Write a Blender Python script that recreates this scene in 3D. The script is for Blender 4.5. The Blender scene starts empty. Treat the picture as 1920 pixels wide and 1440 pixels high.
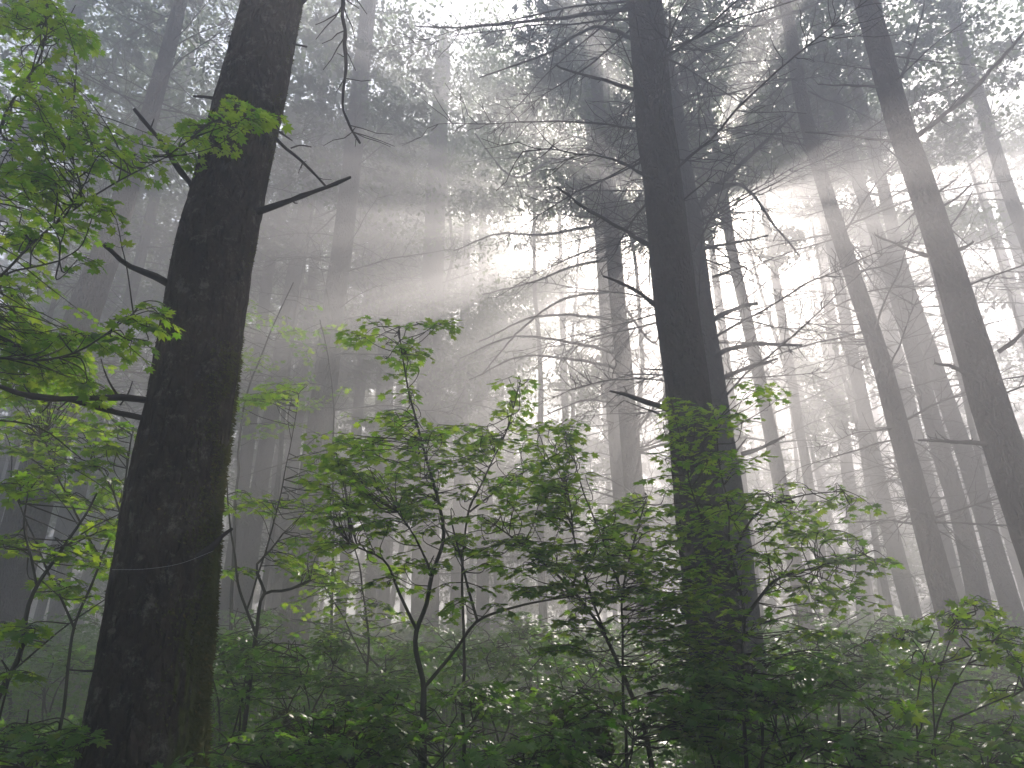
import bpy, math
import numpy as np
R = math.radians
rng = np.random.default_rng(7)

# ------------------------------------------------------------------ camera, sky, sun, exposure
sc = bpy.context.scene
F = 1450.0; PITCH = 24.0; ZC = 1.6
SP, CP = math.sin(R(PITCH)), math.cos(R(PITCH))
cam_data = bpy.data.cameras.new('camera')
cam = bpy.data.objects.new('camera', cam_data); sc.collection.objects.link(cam)
cam.location = (0, 0, ZC); cam.rotation_euler = (R(90 + PITCH), 0, 0)
cam_data.sensor_width = 36.0; cam_data.lens = 36.0 * F / 1920.0
cam_data.clip_start = 0.05; cam_data.clip_end = 600
sc.camera = cam

SUN_EL, SUN_AZ = 35.0, 15.4            # azimuth to the right of the view
SUN = np.array([math.cos(R(SUN_EL)) * math.sin(R(SUN_AZ)), math.cos(R(SUN_EL)) * math.cos(R(SUN_AZ)), math.sin(R(SUN_EL))])
world = bpy.data.worlds.new('World'); sc.world = world; world.use_nodes = True
wn = world.node_tree; bg = wn.nodes['Background']
sky = wn.nodes.new('ShaderNodeTexSky'); sky.sky_type = 'NISHITA'; sky.sun_disc = False
sky.sun_elevation = R(SUN_EL); sky.sun_rotation = R(SUN_AZ); sky.dust_density = 2.0
wn.links.new(sky.outputs[0], bg.inputs[0]); bg.inputs[1].default_value = 0.12
sun_data = bpy.data.lights.new('sun', 'SUN'); sun_data.energy = 5.0; sun_data.angle = R(0.5); sun_data.color = (1.0, 0.91, 0.83)
sun = bpy.data.objects.new('sun', sun_data); sc.collection.objects.link(sun)
from mathutils import Vector
sun.rotation_euler = Vector(SUN.tolist()).to_track_quat('Z', 'Y').to_euler()
sc.view_settings.view_transform = 'Standard'; sc.view_settings.look = 'None'
sc.view_settings.exposure = 1.88; sc.view_settings.gamma = 1.0
cy = sc.cycles
cy.use_denoising = True
cy.max_bounces = 5; cy.diffuse_bounces = 2; cy.glossy_bounces = 1; cy.transmission_bounces = 3
cy.volume_bounces = 1; cy.sample_clamp_indirect = 3.0; cy.sample_clamp_direct = 0
HAZE_DENSITY = 0.039; HAZE_G = 0.54

# ------------------------------------------------------------------ small helpers
def hsh(ix, iy, iz, s):
    h = (ix.astype(np.int64) * 374761393 + iy.astype(np.int64) * 668265263 + iz.astype(np.int64) * 2147483647 + s * 1274126177) & 0xffffffff
    h = ((h ^ (h >> 13)) * 1274126177) & 0xffffffff
    h = ((h ^ (h >> 16)) * 2246822519) & 0xffffffff
    return ((h ^ (h >> 13)) & 0xffffff) / float(0xffffff)
def vnoise(x, y, z=None, s=0):
    x = np.asarray(x, float); y = np.asarray(y, float); z = np.zeros_like(x) if z is None else np.asarray(z, float)
    ix, iy, iz = np.floor(x), np.floor(y), np.floor(z)
    fx, fy, fz = x - ix, y - iy, z - iz
    fx, fy, fz = [f * f * (3 - 2 * f) for f in (fx, fy, fz)]
    r = 0
    for a in (0, 1):
        for b in (0, 1):
            for c in (0, 1):
                w = (fx if a else 1 - fx) * (fy if b else 1 - fy) * (fz if c else 1 - fz)
                r = r + w * hsh(ix + a, iy + b, iz + c, s)
    return r
def fbm(x, y, z=None, s=0, o=3):
    z = np.zeros_like(np.asarray(x, float)) if z is None else z
    t, a, n = 0, 0.5, 0
    for i in range(o):
        t = t + a * vnoise(x * 2 ** i, y * 2 ** i, z * 2 ** i, s + i * 17); n += a; a *= 0.5
    return t / n

def ray(u, v):
    a = (u - 960) / F; b = (720 - v) / F
    return np.array([a, CP - SP * b, SP + CP * b])
def at(u, v, Y):                       # the point of the vertical plane y = Y that lies under a photo pixel
    d = ray(u, v); t = Y / d[1]
    return np.array([d[0] * t, Y, ZC + d[2] * t])
def dep(u, v, Y): return Y / ray(u, v)[1]
def gz(x, y):                          # height of the ground
    x = np.asarray(x, float); y = np.asarray(y, float)
    q = np.clip(y, 0, 60)
    base = 0.15 * q - 0.15 * q * q / 120.0 * 0.75
    return base + 0.5 * (fbm(x * 0.12 + 40, y * 0.12, s=3) - 0.5) + 0.12 * (fbm(x * 0.8, y * 0.8, s=4) - 0.5)

SR = np.array([math.cos(R(SUN_AZ)), -math.sin(R(SUN_AZ)), 0.0]); SU = np.cross(SR, SUN)
CAM = np.array([0, 0, ZC])
OPEN = []      # openings in the canopy: (s, t, radius) in the plane across the sun's direction
def st(P):
    q = np.asarray(P, float) - CAM
    return q @ SR, q @ SU
def open_at(u, v, Y, r):
    s, t = st(at(u, v, Y)); OPEN.append((s, t, r))
def keep_mask(P):
    """leaves that stand in one of the canopy's openings are left out"""
    s, t = st(P)
    r = np.hypot(s, t) + 1e-6; ang = np.degrees(np.arctan2(t, s)) % 360
    thr = np.interp(ang, [0, 25, 50, 90, 140, 168, 178, 188, 196, 204, 212, 225, 236, 250, 275, 300, 330, 360],
                    [.44, .74, .84, .84, .80, .76, .70, .70, .70, .62, .40, .40, .52, .40, .36, .28, .28, .38])
    thr = thr + np.clip((r - 9) / 30, 0, 0.25) * ((ang > 90) & (ang < 200))
    n = .5 + 1.5 * (0.66 * vnoise(s / 1.3, t / 1.3, s=71) + 0.34 * vnoise(s / 0.5, t / 0.5, s=72) - .5)
    thr = thr + .5 * np.clip(1.6 - r, 0, 1)
    k = n + rng.uniform(-.12, .12, len(n)) < thr
    for (a, b, c) in OPEN: k &= ((s - a) ** 2 + (t - b) ** 2) > c * c * rng.uniform(.75, 1.15, len(k))
    return k

class MB:
    """collects polygons; build() links them as one mesh object"""
    def __init__(s): s.V = []; s.L = []; s.S = []; s.n = 0
    def add(s, V, faces):
        V = np.asarray(V, float).reshape(-1, 3); f = np.asarray(faces, int)
        s.V.append(V); s.L.append((f + s.n).ravel()); s.S.append(np.full(len(f), f.shape[1])); s.n += len(V)
    def build(s, name, mat, parent=None, smooth=False, loc=None):
        if not s.V:
            s.add([[0, 0, 0], [.001, 0, 0], [0, .001, 0]], [[0, 1, 2]])
        V = np.concatenate(s.V); L = np.concatenate(s.L); S = np.concatenate(s.S)
        me = bpy.data.meshes.new(name); base = np.zeros(3)
        if parent is not None: base = np.array(parent.location)
        elif loc is not None: base = np.array(loc)
        me.vertices.add(len(V)); me.vertices.foreach_set('co', (V - base).astype(np.float32).ravel())
        me.loops.add(len(L)); me.loops.foreach_set('vertex_index', L.astype(np.int32))
        me.polygons.add(len(S)); st_ = np.concatenate([[0], np.cumsum(S)[:-1]])
        me.polygons.foreach_set('loop_start', st_.astype(np.int32)); me.polygons.foreach_set('loop_total', S.astype(np.int32))
        if smooth: me.polygons.foreach_set('use_smooth', np.ones(len(S), bool))
        me.update(calc_edges=True); me.materials.append(mat)
        o = bpy.data.objects.new(name, me); sc.collection.objects.link(o)
        if parent is not None: o.parent = parent
        elif loc is not None: o.location = loc
        return o

def frames(P):
    P = np.asarray(P, float); T = np.gradient(P, axis=0)
    T /= np.linalg.norm(T, axis=1)[:, None] + 1e-9
    ref = np.array([0, 0, 1.0]) if abs(T[0, 2]) < 0.8 else np.array([0, 1.0, 0])
    A = np.cross(np.broadcast_to(ref, T.shape), T); A /= np.linalg.norm(A, axis=1)[:, None] + 1e-9
    return T, A, np.cross(T, A)
def tube(mb, P, rad, sides=5, prof=None):
    P = np.asarray(P, float); n = len(P); rad = np.broadcast_to(np.asarray(rad, float), (n,))
    T, A, B = frames(P)
    th = np.linspace(0, 2 * math.pi, sides, endpoint=False)
    r = rad[:, None] * (np.ones((n, sides)) if prof is None else prof)
    V = P[:, None] + r[..., None] * (np.cos(th)[None, :, None] * A[:, None] + np.sin(th)[None, :, None] * B[:, None])
    i = np.arange(n - 1)[:, None] * sides; j = np.arange(sides)[None]; k = (j + 1) % sides
    f = np.stack([i + j, i + k, i + sides + k, i + sides + j], -1).reshape(-1, 4)
    mb.add(V.reshape(-1, 3), f)
def smooth_path(P, n):
    P = np.asarray(P, float)
    d = np.concatenate([[0], np.cumsum(np.linalg.norm(np.diff(P, axis=0), axis=1))])
    t = np.linspace(0, d[-1], n)
    if len(P) < 3: return np.stack([np.interp(t, d, P[:, i]) for i in range(3)], 1)
    # Catmull-Rom
    out = []
    m = np.gradient(P, d, axis=0)
    for q in t:
        i = min(max(np.searchsorted(d, q) - 1, 0), len(P) - 2); h = d[i + 1] - d[i]; x = (q - d[i]) / h
        out.append((2*x**3-3*x*x+1)*P[i] + (x**3-2*x*x+x)*h*m[i] + (-2*x**3+3*x*x)*P[i+1] + (x**3-x*x)*h*m[i+1])
    return np.array(out)
def jig(P, a, s):
    """a wandering wobble on a path"""
    P = np.array(P); q = rng.uniform(0, 99)
    d = np.concatenate([[0], np.cumsum(np.linalg.norm(np.diff(P, axis=0), axis=1))])
    w = np.minimum(1, d / (s + 1e-6))
    for i in range(3): P[:, i] += a * w * (vnoise(d / s + q, np.full(len(P), i * 7.3), s=5) - 0.5) * 2
    return P

def place(mb, tpl, faces, pos, fwd, nrm, size):
    """copies a leaf outline (x = across, y = along, z = up) to many places at once"""
    pos = np.asarray(pos, float); fwd = np.asarray(fwd, float); nrm = np.asarray(nrm, float)
    fwd = fwd / (np.linalg.norm(fwd, axis=1)[:, None] + 1e-9)
    sd = np.cross(fwd, nrm); sd /= np.linalg.norm(sd, axis=1)[:, None] + 1e-9
    up = np.cross(sd, fwd); size = np.asarray(size, float).reshape(-1, 1, 1)
    V = pos[:, None] + size * (tpl[None, :, 0:1] * sd[:, None] + tpl[None, :, 1:2] * fwd[:, None] + tpl[None, :, 2:3] * up[:, None])
    m = len(tpl); f = np.asarray(faces)
    Fm = (np.arange(len(pos))[:, None, None] * m + f[None]).reshape(-1, f.shape[1])
    mb.add(V.reshape(-1, 3), Fm)

def maple(detail):
    lobes = [(-128, .46), (-82, .74), (-40, .93), (0, 1.0), (40, .93), (82, .74), (128, .46)]
    if detail == 0: lobes = [(-105, .65), (-50, .95), (0, 1.0), (50, .95), (105, .65)]
    pts = [(0, 0)]
    for i, (a, r) in enumerate(lobes):
        if i:
            am = (a + lobes[i-1][0]) / 2; rn = (.50 if detail else .52) * (r + lobes[i-1][1]) / 2 * 1.12
            pts.append((am, rn))
        if detail == 2: pts += [(a - 14, r * .70), (a - 8, r * .76), (a, r), (a + 8, r * .76), (a + 14, r * .70)]
        elif detail == 1: pts += [(a - 11, r * .72), (a, r), (a + 11, r * .72)]
        else: pts += [(a, r)]
    V = [[0, 0.02, 0.03]]
    for a, r in pts:
        x, y = r * math.sin(R(a)), r * math.cos(R(a)); V.append([x * .62, (y + .0) * .62 , -0.16 * r * r + .03 * math.cos(R(a * 9))])
    V = np.array(V); V[1] = [0, -0.03, 0.0]
    n = len(V) - 1
    return V, np.array([[0, 1 + i, 1 + (i + 1) % n] for i in range(n)])
MAP2, MAP1, MAP0 = maple(2), maple(1), maple(0)
DIA = (np.array([[0, 0, 0], [.5, .45, -.04], [0, 1, -.12], [-.5, .45, -.04]]), np.array([[0, 1, 2, 3]]))
NDL = (np.array([[0, 0, 0], [.20, .45, -.02], [0, 1, -.10], [-.20, .45, -.02]]), np.array([[0, 1, 2, 3]]))

def thing(name, label, cat, loc, group=None):
    o = bpy.data.objects.new(name, None); sc.collection.objects.link(o)
    o.location = [float(q) for q in loc]; o['label'] = label; o['category'] = cat; o.empty_display_size = 0.2
    if group: o['group'] = group
    return o
def tag(o, label=None, cat=None, group=None, kind=None):
    if label: o['label'] = label
    if cat: o['category'] = cat
    if group: o['group'] = group
    if kind: o['kind'] = kind
    return o

# ------------------------------------------------------------------ materials
def mat(name):
    m = bpy.data.materials.new(name); m.use_nodes = True; nt = m.node_tree
    return m, nt, nt.nodes['Principled BSDF'], nt.nodes['Material Output']
def ramp(nt, stops, src):
    r = nt.nodes.new('ShaderNodeValToRGB'); e = r.color_ramp.elements
    e[0].position, e[0].color = stops[0][0], (*stops[0][1], 1); e[1].position, e[1].color = stops[-1][0], (*stops[-1][1], 1)
    for p, c in stops[1:-1]:
        q = e.new(p); q.color = (*c, 1)
    nt.links.new(src, r.inputs[0]); return r.outputs[0]
def noise(nt, co, scale, detail=4, rough=.6, dist=0):
    n = nt.nodes.new('ShaderNodeTexNoise'); n.inputs['Scale'].default_value = scale; n.inputs['Detail'].default_value = detail
    n.inputs['Roughness'].default_value = rough; n.inputs['Distortion'].default_value = dist
    nt.links.new(co, n.inputs['Vector']); return n.outputs['Fac']
def mixc(nt, f, a, b, mode='MIX'):
    m = nt.nodes.new('ShaderNodeMix'); m.data_type = 'RGBA'; m.blend_type = mode
    if isinstance(f, (int, float)): m.inputs[0].default_value = f
    else: nt.links.new(f, m.inputs[0])
    for s, v in ((6, a), (7, b)):
        if isinstance(v, tuple): m.inputs[s].default_value = (*v, 1)
        else: nt.links.new(v, m.inputs[s])
    return m.outputs[2]

def bark_mat(name, dark, light, lichen, moss=0.0, scale=1.0):
    m, nt, p, out = mat(name)
    tc = nt.nodes.new('ShaderNodeTexCoord'); mp = nt.nodes.new('ShaderNodeMapping')
    mp.inputs['Scale'].default_value = (1, 1, .42); nt.links.new(tc.outputs['Object'], mp.inputs[0])
    co = mp.outputs[0]
    n1 = noise(nt, co, 14 * scale, 6, .65, .6); n2 = noise(nt, co, 55 * scale, 4, .6)
    vo = nt.nodes.new('ShaderNodeTexVoronoi'); vo.feature = 'DISTANCE_TO_EDGE'; vo.inputs['Scale'].default_value = 22 * scale
    dn = nt.nodes.new('ShaderNodeVectorMath'); dn.operation = 'MULTIPLY_ADD'
    nn = nt.nodes.new('ShaderNodeTexNoise'); nn.inputs['Scale'].default_value = 9; nt.links.new(co, nn.inputs['Vector'])
    nt.links.new(nn.outputs['Color'], dn.inputs[0]); dn.inputs[1].default_value = (.12, .12, .12); nt.links.new(co, dn.inputs[2])
    nt.links.new(dn.outputs[0], vo.inputs['Vector'])
    col = ramp(nt, [(.3, dark), (.62, light)], n1)
    lic = ramp(nt, [(.54 if moss else .56, (0, 0, 0)), (.62 if moss else .68, (1, 1, 1))], noise(nt, tc.outputs['Object'], 11, 9, .8))
    col = mixc(nt, lic, col, lichen)
    if moss:
        geo = nt.nodes.new('ShaderNodeNewGeometry'); sep = nt.nodes.new('ShaderNodeSeparateXYZ'); nt.links.new(tc.outputs['Object'], sep.inputs[0])
        dt = nt.nodes.new('ShaderNodeVectorMath'); dt.operation = 'DOT_PRODUCT'; dt.inputs[1].default_value = (.95, .1, .1)
        nt.links.new(geo.outputs['Normal'], dt.inputs[0])
        ad = nt.nodes.new('ShaderNodeMath'); ad.operation = 'MULTIPLY_ADD'; nt.links.new(noise(nt, tc.outputs['Object'], 6, 5), ad.inputs[0]); ad.inputs[1].default_value = .9
        nt.links.new(dt.outputs['Value'], ad.inputs[2])
        mz = nt.nodes.new('ShaderNodeMapRange'); nt.links.new(sep.outputs[2], mz.inputs[0]); mz.inputs[1].default_value = 1.2; mz.inputs[2].default_value = 3.4
        mz.inputs[3].default_value = .25; mz.inputs[4].default_value = -.45
        a2 = nt.nodes.new('ShaderNodeMath'); a2.operation = 'ADD'; nt.links.new(ad.outputs[0], a2.inputs[0]); nt.links.new(mz.outputs[0], a2.inputs[1])
        a3 = nt.nodes.new('ShaderNodeMath'); a3.operation = 'MULTIPLY'; a3.inputs[1].default_value = .6; nt.links.new(a2.outputs[0], a3.inputs[0])
        mf = ramp(nt, [(.74, (0, 0, 0)), (.86, (1, 1, 1))], a3.outputs[0])
        col = mixc(nt, mf, col, (.075, .088, .016))
    nt.links.new(col, p.inputs['Base Color']); p.inputs['Roughness'].default_value = .95; p.inputs['Specular IOR Level'].default_value = .15
    h = nt.nodes.new('ShaderNodeMath'); h.operation = 'MULTIPLY_ADD'; nt.links.new(n1, h.inputs[0]); h.inputs[1].default_value = .6; nt.links.new(n2, h.inputs[2])
    h2 = nt.nodes.new('ShaderNodeMath'); h2.operation = 'MULTIPLY_ADD'; nt.links.new(vo.outputs[0], h2.inputs[0]); h2.inputs[1].default_value = 2.2; nt.links.new(h.outputs[0], h2.inputs[2])
    bp = nt.nodes.new('ShaderNodeBump'); bp.inputs['Strength'].default_value = 1.0; bp.inputs['Distance'].default_value = .035
    nt.links.new(h2.outputs[0], bp.inputs['Height']); nt.links.new(bp.outputs[0], p.inputs['Normal'])
    return m
def leaf_mat(name, c0, c1, t0, t1, trans=.45, rough=.42, spec=.4):
    m, nt, p, out = mat(name)
    g = nt.nodes.new('ShaderNodeNewGeometry')
    rd = g.outputs['Random Per Island']
    mid = tuple((a + b) / 2 for a, b in zip(c0, c1)); old = (c1[0] * 1.9, c1[1] * 1.05, c1[2])
    nt.links.new(ramp(nt, [(0, c0), (.5, mid), (.93, c1), (.96, old)], rd), p.inputs['Base Color'])
    p.inputs['Roughness'].default_value = rough; p.inputs['Specular IOR Level'].default_value = spec
    tr = nt.nodes.new('ShaderNodeBsdfTranslucent'); nt.links.new(ramp(nt, [(0, t0), (1, t1)], rd), tr.inputs[0])
    mx = nt.nodes.new('ShaderNodeMixShader'); mx.inputs[0].default_value = trans
    nt.links.new(p.outputs[0], mx.inputs[1]); nt.links.new(tr.outputs[0], mx.inputs[2]); nt.links.new(mx.outputs[0], out.inputs[0])
    return m
def plain(name, c, rough=.9, v=.3):
    m, nt, p, out = mat(name); tc = nt.nodes.new('ShaderNodeTexCoord')
    n = noise(nt, tc.outputs['Object'], 12, 5)
    nt.links.new(ramp(nt, [(.3, tuple(q * (1 - v) for q in c)), (.7, tuple(q * (1 + v) for q in c))], n), p.inputs['Base Color'])
    p.inputs['Roughness'].default_value = rough; p.inputs['Specular IOR Level'].default_value = .2
    return m
M_BARK1 = bark_mat('mossy_lichen_bark', (.006, .005, .004), (.056, .042, .029), (.15, .14, .11), moss=1)
M_BARK = bark_mat('conifer_bark', (.012, .010, .009), (.042, .035, .030), (.10, .095, .08))
M_TWIG = plain('dead_twig', (.045, .038, .034))
M_STEM = plain('maple_stem', (.035, .034, .022), .7)
M_MOSS = leaf_mat('moss', (.045, .060, .010), (.085, .095, .018), (.10, .11, .02), (.14, .14, .03), .35, .9, .1)
M_LICHEN = leaf_mat('hanging_lichen', (.10, .11, .07), (.16, .16, .10), (.14, .15, .08), (.2, .2, .12), .4, .9, .1)
M_MAPLE = leaf_mat('vine_maple_leaf', (.022, .075, .010), (.052, .130, .016), (.22, .50, .012), (.50, .68, .03), .58, .38, .45)
M_UNDER = leaf_mat('undergrowth_leaf', (.055, .130, .020), (.110, .200, .035), (.12, .34, .02), (.26, .48, .035), .55, .36, .5)
M_FERN = leaf_mat('fern_frond', (.050, .120, .022), (.085, .160, .030), (.18, .36, .03), (.28, .46, .04), .45, .5, .3)
M_NEED = leaf_mat('conifer_needles', (.030, .048, .026), (.050, .072, .034), (.07, .12, .04), (.11, .17, .05), .30, .6, .3)
M_BROAD = leaf_mat('far_broad_leaf', (.040, .070, .030), (.070, .105, .040), (.12, .22, .05), (.22, .32, .08), .45, .5, .3)

# ------------------------------------------------------------------ ground
mg, ntg, pg, og = mat('forest_floor')
tcg = ntg.nodes.new('ShaderNodeTexCoord')
ntg.links.new(ramp(ntg, [(.3, (.018, .014, .010)), (.5, (.045, .034, .022)), (.7, (.03, .045, .014))], noise(ntg, tcg.outputs['Object'], 2.5, 8, .7)), pg.inputs['Base Color'])
pg.inputs['Roughness'].default_value = .95
bpg = ntg.nodes.new('ShaderNodeBump'); bpg.inputs['Distance'].default_value = .08; ntg.links.new(noise(ntg, tcg.outputs['Object'], 14, 6), bpg.inputs['Height']); ntg.links.new(bpg.outputs[0], pg.inputs['Normal'])
gx = np.concatenate([np.linspace(-76, -20, 30), np.linspace(-19.5, 19.5, 120), np.linspace(20, 76, 30)])
gy = np.concatenate([np.linspace(-30, -1, 16), np.linspace(-.5, 30, 130), np.linspace(31, 82, 30)])
X, Yg = np.meshgrid(gx, gy); Z = gz(X, Yg)
g = MB(); nx = len(gx); i = np.arange(len(gy) - 1)[:, None] * nx; j = np.arange(nx - 1)[None]
g.add(np.stack([X, Yg, Z], -1), np.stack([i + j, i + j + 1, i + nx + j + 1, i + nx + j], -1).reshape(-1, 4))
tag(g.build('ground', mg, smooth=True), kind='structure')

# ------------------------------------------------------------------ openings that let the sun through
open_at(100, 660, 3.3, .8); open_at(60, 830, 4.2, .9); open_at(200, 860, 4.4, .7); open_at(30, 560, 3.2, .5)
open_at(430, 1190, 5.5, .8); open_at(560, 1080, 5.0, .5); open_at(60, 1390, 3.8, .9); open_at(480, 1330, 4.8, .9); open_at(620, 1330, 5, .8); open_at(400, 1240, 6, .8); open_at(150, 1400, 4, .8); open_at(30, 1290, 4.5, .8); open_at(250, 1380, 5, .7); open_at(700, 1420, 4.2, .6); open_at(1640, 1330, 5.5, .7); open_at(1500, 1250, 6, .5); open_at(900, 1380, 5, .5); open_at(330, 1300, 6, .6); open_at(640, 1380, 4.2, .35); open_at(140, 1180, 6, .5)
for q in [(620, 1250, 7, .6), (300, 1250, 8, .7), (760, 1300, 6, .5), (900, 1250, 8, .7), (1080, 1300, 7, .4), (520, 1400, 4.4, .5), (860, 335, 10, .42), (740, 376, 11, .40), (800, 420, 10, .40), (700, 312, 12, .42), (880, 468, 9, .42), (600, 385, 13, .5), (600, 330, 13, .3), (720, 262, 12, .25), (500, 480, 13, .6), (650, 450, 12, .35), (480, 400, 13, .4), (700, 540, 11, .5), (560, 600, 12, .6),
          (1010, 500, 10, .50), (930, 590, 9, .50), (1040, 640, 9, .6), (905, 700, 9, .6), (1000, 780, 8, .65), (880, 850, 9, .6), (720, 880, 9, .5), (620, 820, 10, .5), (980, 980, 9, .6), (760, 700, 10, .5), (1110, 720, 8, .45), (1120, 860, 8, .55), (780, 560, 11, .42),
          (1500, 640, 10, 1.0), (1480, 480, 11, .9), (1600, 800, 11, 1.0), (1700, 600, 12, .8), (930, 130, 12, .18), (1010, 180, 12, .16)]: open_at(*q)

# ------------------------------------------------------------------ conifers
def dead_branch(P0, d, L, r, twigs=1.0, mbs=None, droop=.25, lichen=None):
    """one bare limb with its twigs, collected into mb"""
    mb = mbs or MB(); n = max(5, int(L / .13))
    d = np.array(d, float); d /= np.linalg.norm(d)
    t = np.linspace(0, 1, n)[:, None]
    P = P0 + d * L * t + np.array([0, 0, -1.0]) * droop * L * (t ** 2) * .45
    P = jig(P, .018 * L ** .7, .45)
    tube(mb, P, r * (1 - .82 * t[:, 0]) * (1 + .25 * (rng.random(n) - .5)), 5)
    k = rng.poisson(twigs * L * 5)
    for q in range(k):
        i = rng.integers(1, n); tl = rng.uniform(.10, .65) * (1.1 - .6 * i / n) * min(1.6, L ** .5)
        a = rng.normal(0, 1, 3); a -= a.dot(d) * d; a /= np.linalg.norm(a); a[2] *= .6
        dd = d * rng.uniform(.2, 1.0) + a * .9; dd /= np.linalg.norm(dd)
        m = 5; tt = np.linspace(0, 1, m)[:, None]
        Q = jig(P[i] + dd * tl * tt, .03, .1)
        tube(mb, Q, r * .28 * (1 - .6 * tt[:, 0]) + .0012, 3)
        if rng.random() < .5:
            dd2 = dd + rng.normal(0, .5, 3); Q2 = jig(Q[2] + dd2 / np.linalg.norm(dd2) * tl * .5 * tt, .02, .1)
            tube(mb, Q2, r * .16 * (1 - .5 * tt[:, 0]) + .001, 3)
    if lichen is not None:
        m = rng.poisson(lichen * L * 10)
        return mb, P, m
    return mb
def px_branch(px, Y, w0, w1, dy=0.0, twigs=1.0, T=None):
    """a limb traced along photo pixels; dy = how far its tip leans towards (-) or away from (+) the camera"""
    n = len(px); P = np.array([at(u, v, Y + dy * i / (n - 1)) for i, (u, v) in enumerate(px)])
    m = max(8, int(np.linalg.norm(P[-1] - P[0]) / .06)); P = smooth_path(P, m)
    L = np.linalg.norm(P[-1] - P[0]); P = jig(P, .012, .15)
    t = np.linspace(0, 1, m); sc_ = dep(px[0][0], px[0][1], Y) / F
    rad = (w0 * (1 - t) + w1 * t) * .5 * sc_
    mb = MB(); tube(mb, P, rad * (1 + .35 * (rng.random(m) - .5)), 6)
    for q in range(rng.poisson(twigs * L * 9)):
        i = rng.integers(2, m); d = P[min(i + 1, m - 1)] - P[i - 1]; d /= np.linalg.norm(d)
        a = rng.normal(0, 1, 3); a -= a.dot(d) * d; a /= np.linalg.norm(a)
        tl = rng.uniform(.02, .16) * min(1.5, L); dd = d * .6 + a
        tt = np.linspace(0, 1, 4)[:, None]
        tube(mb, jig(P[i] + dd * tl * tt, .01, .05), rad[i] * .4 * (1 - .6 * tt[:, 0]) + .0008, 3)
    return mb, P

def crown_conifer(x, y, zb, zt, Lmax, nb, dens, axis, ls=1.0):
    lf, tw = MB(), MB()
    pos, fw, nm, sz = [], [], [], []
    for b in range(nb):
        fr = (b + rng.random()) / nb; z = zb + (zt - zb) * fr ** .9
        L = Lmax * (1 - fr) ** .7 * rng.uniform(.55, 1.1) * min(1, .55 + fr * 3) + .25
        az = rng.uniform(0, 2 * math.pi); d = np.array([math.cos(az), math.sin(az), rng.uniform(-.15, .22)])
        P0 = axis(z); n = 6; t = np.linspace(0, 1, n)[:, None]
        P = jig(P0 + d * L * t - np.array([0, 0, .22]) * L * t ** 2, .06, .8)
        tube(tw, P, .022 * (1 - .8 * t[:, 0]) * (L / 2.5) ** .5 + .003, 3)
        k = int(dens * L * L * 115 + 8)
        tt = rng.uniform(.12, 1, k) ** .8; side = rng.choice([-1, 1], k)
        w = (.10 + .42 * L * (1 - tt) * .8)
        # side twigs: the needles gather along them
        nt_ = max(6, int(L * 9)); tq = np.sort(rng.uniform(.1, 1, nt_)); pick = rng.integers(0, nt_, k); ttw = tq[pick]; sdw = rng.choice([-1, 1], nt_)[pick]
        lat = rng.random(k) ** .8 * (.12 + .38 * L * (1 - ttw)); perp = np.array([-d[1], d[0], 0])
        c = np.stack([np.interp(ttw, t[:, 0], P[:, i]) for i in range(3)], 1)
        c = c + (perp[None] * sdw[:, None] * .8 + d[None] * .55) * lat[:, None] + rng.normal(0, .035, (k, 3)); c[:, 2] -= .25 * lat ** 1.3 + .02
        out = perp[None] * sdw[:, None] * .7 + d[None] * .6 + rng.normal(0, .45, (k, 3))
        pos.append(c); fw.append(out); nm.append(np.array([0, 0, 1]) + rng.normal(0, .45, (k, 3))); sz.append(ls * rng.uniform(.07, .19, k))
        for q in range(0, nt_, 2):
            c0 = np.array([np.interp(tq[q], t[:, 0], P[:, i]) for i in range(3)]); s_ = rng.choice([-1, 1])
            tl = .12 + .4 * L * (1 - tq[q]); e = c0 + (perp * s_ * .8 + d * .55) * tl; e[2] -= .2 * tl
            tube(tw, np.array([c0, (c0 + e) / 2 + rng.normal(0, .02, 3), e]), [.006, .004, .002], 3)
    pos = np.concatenate(pos); fw = np.concatenate(fw); nm = np.concatenate(nm); sz = np.concatenate(sz)
    k = keep_mask(pos) if y < 42 else np.ones(len(pos), bool)
    place(lf, *NDL, pos[k], fw[k], nm[k], sz[k])
    return lf, tw

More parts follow.
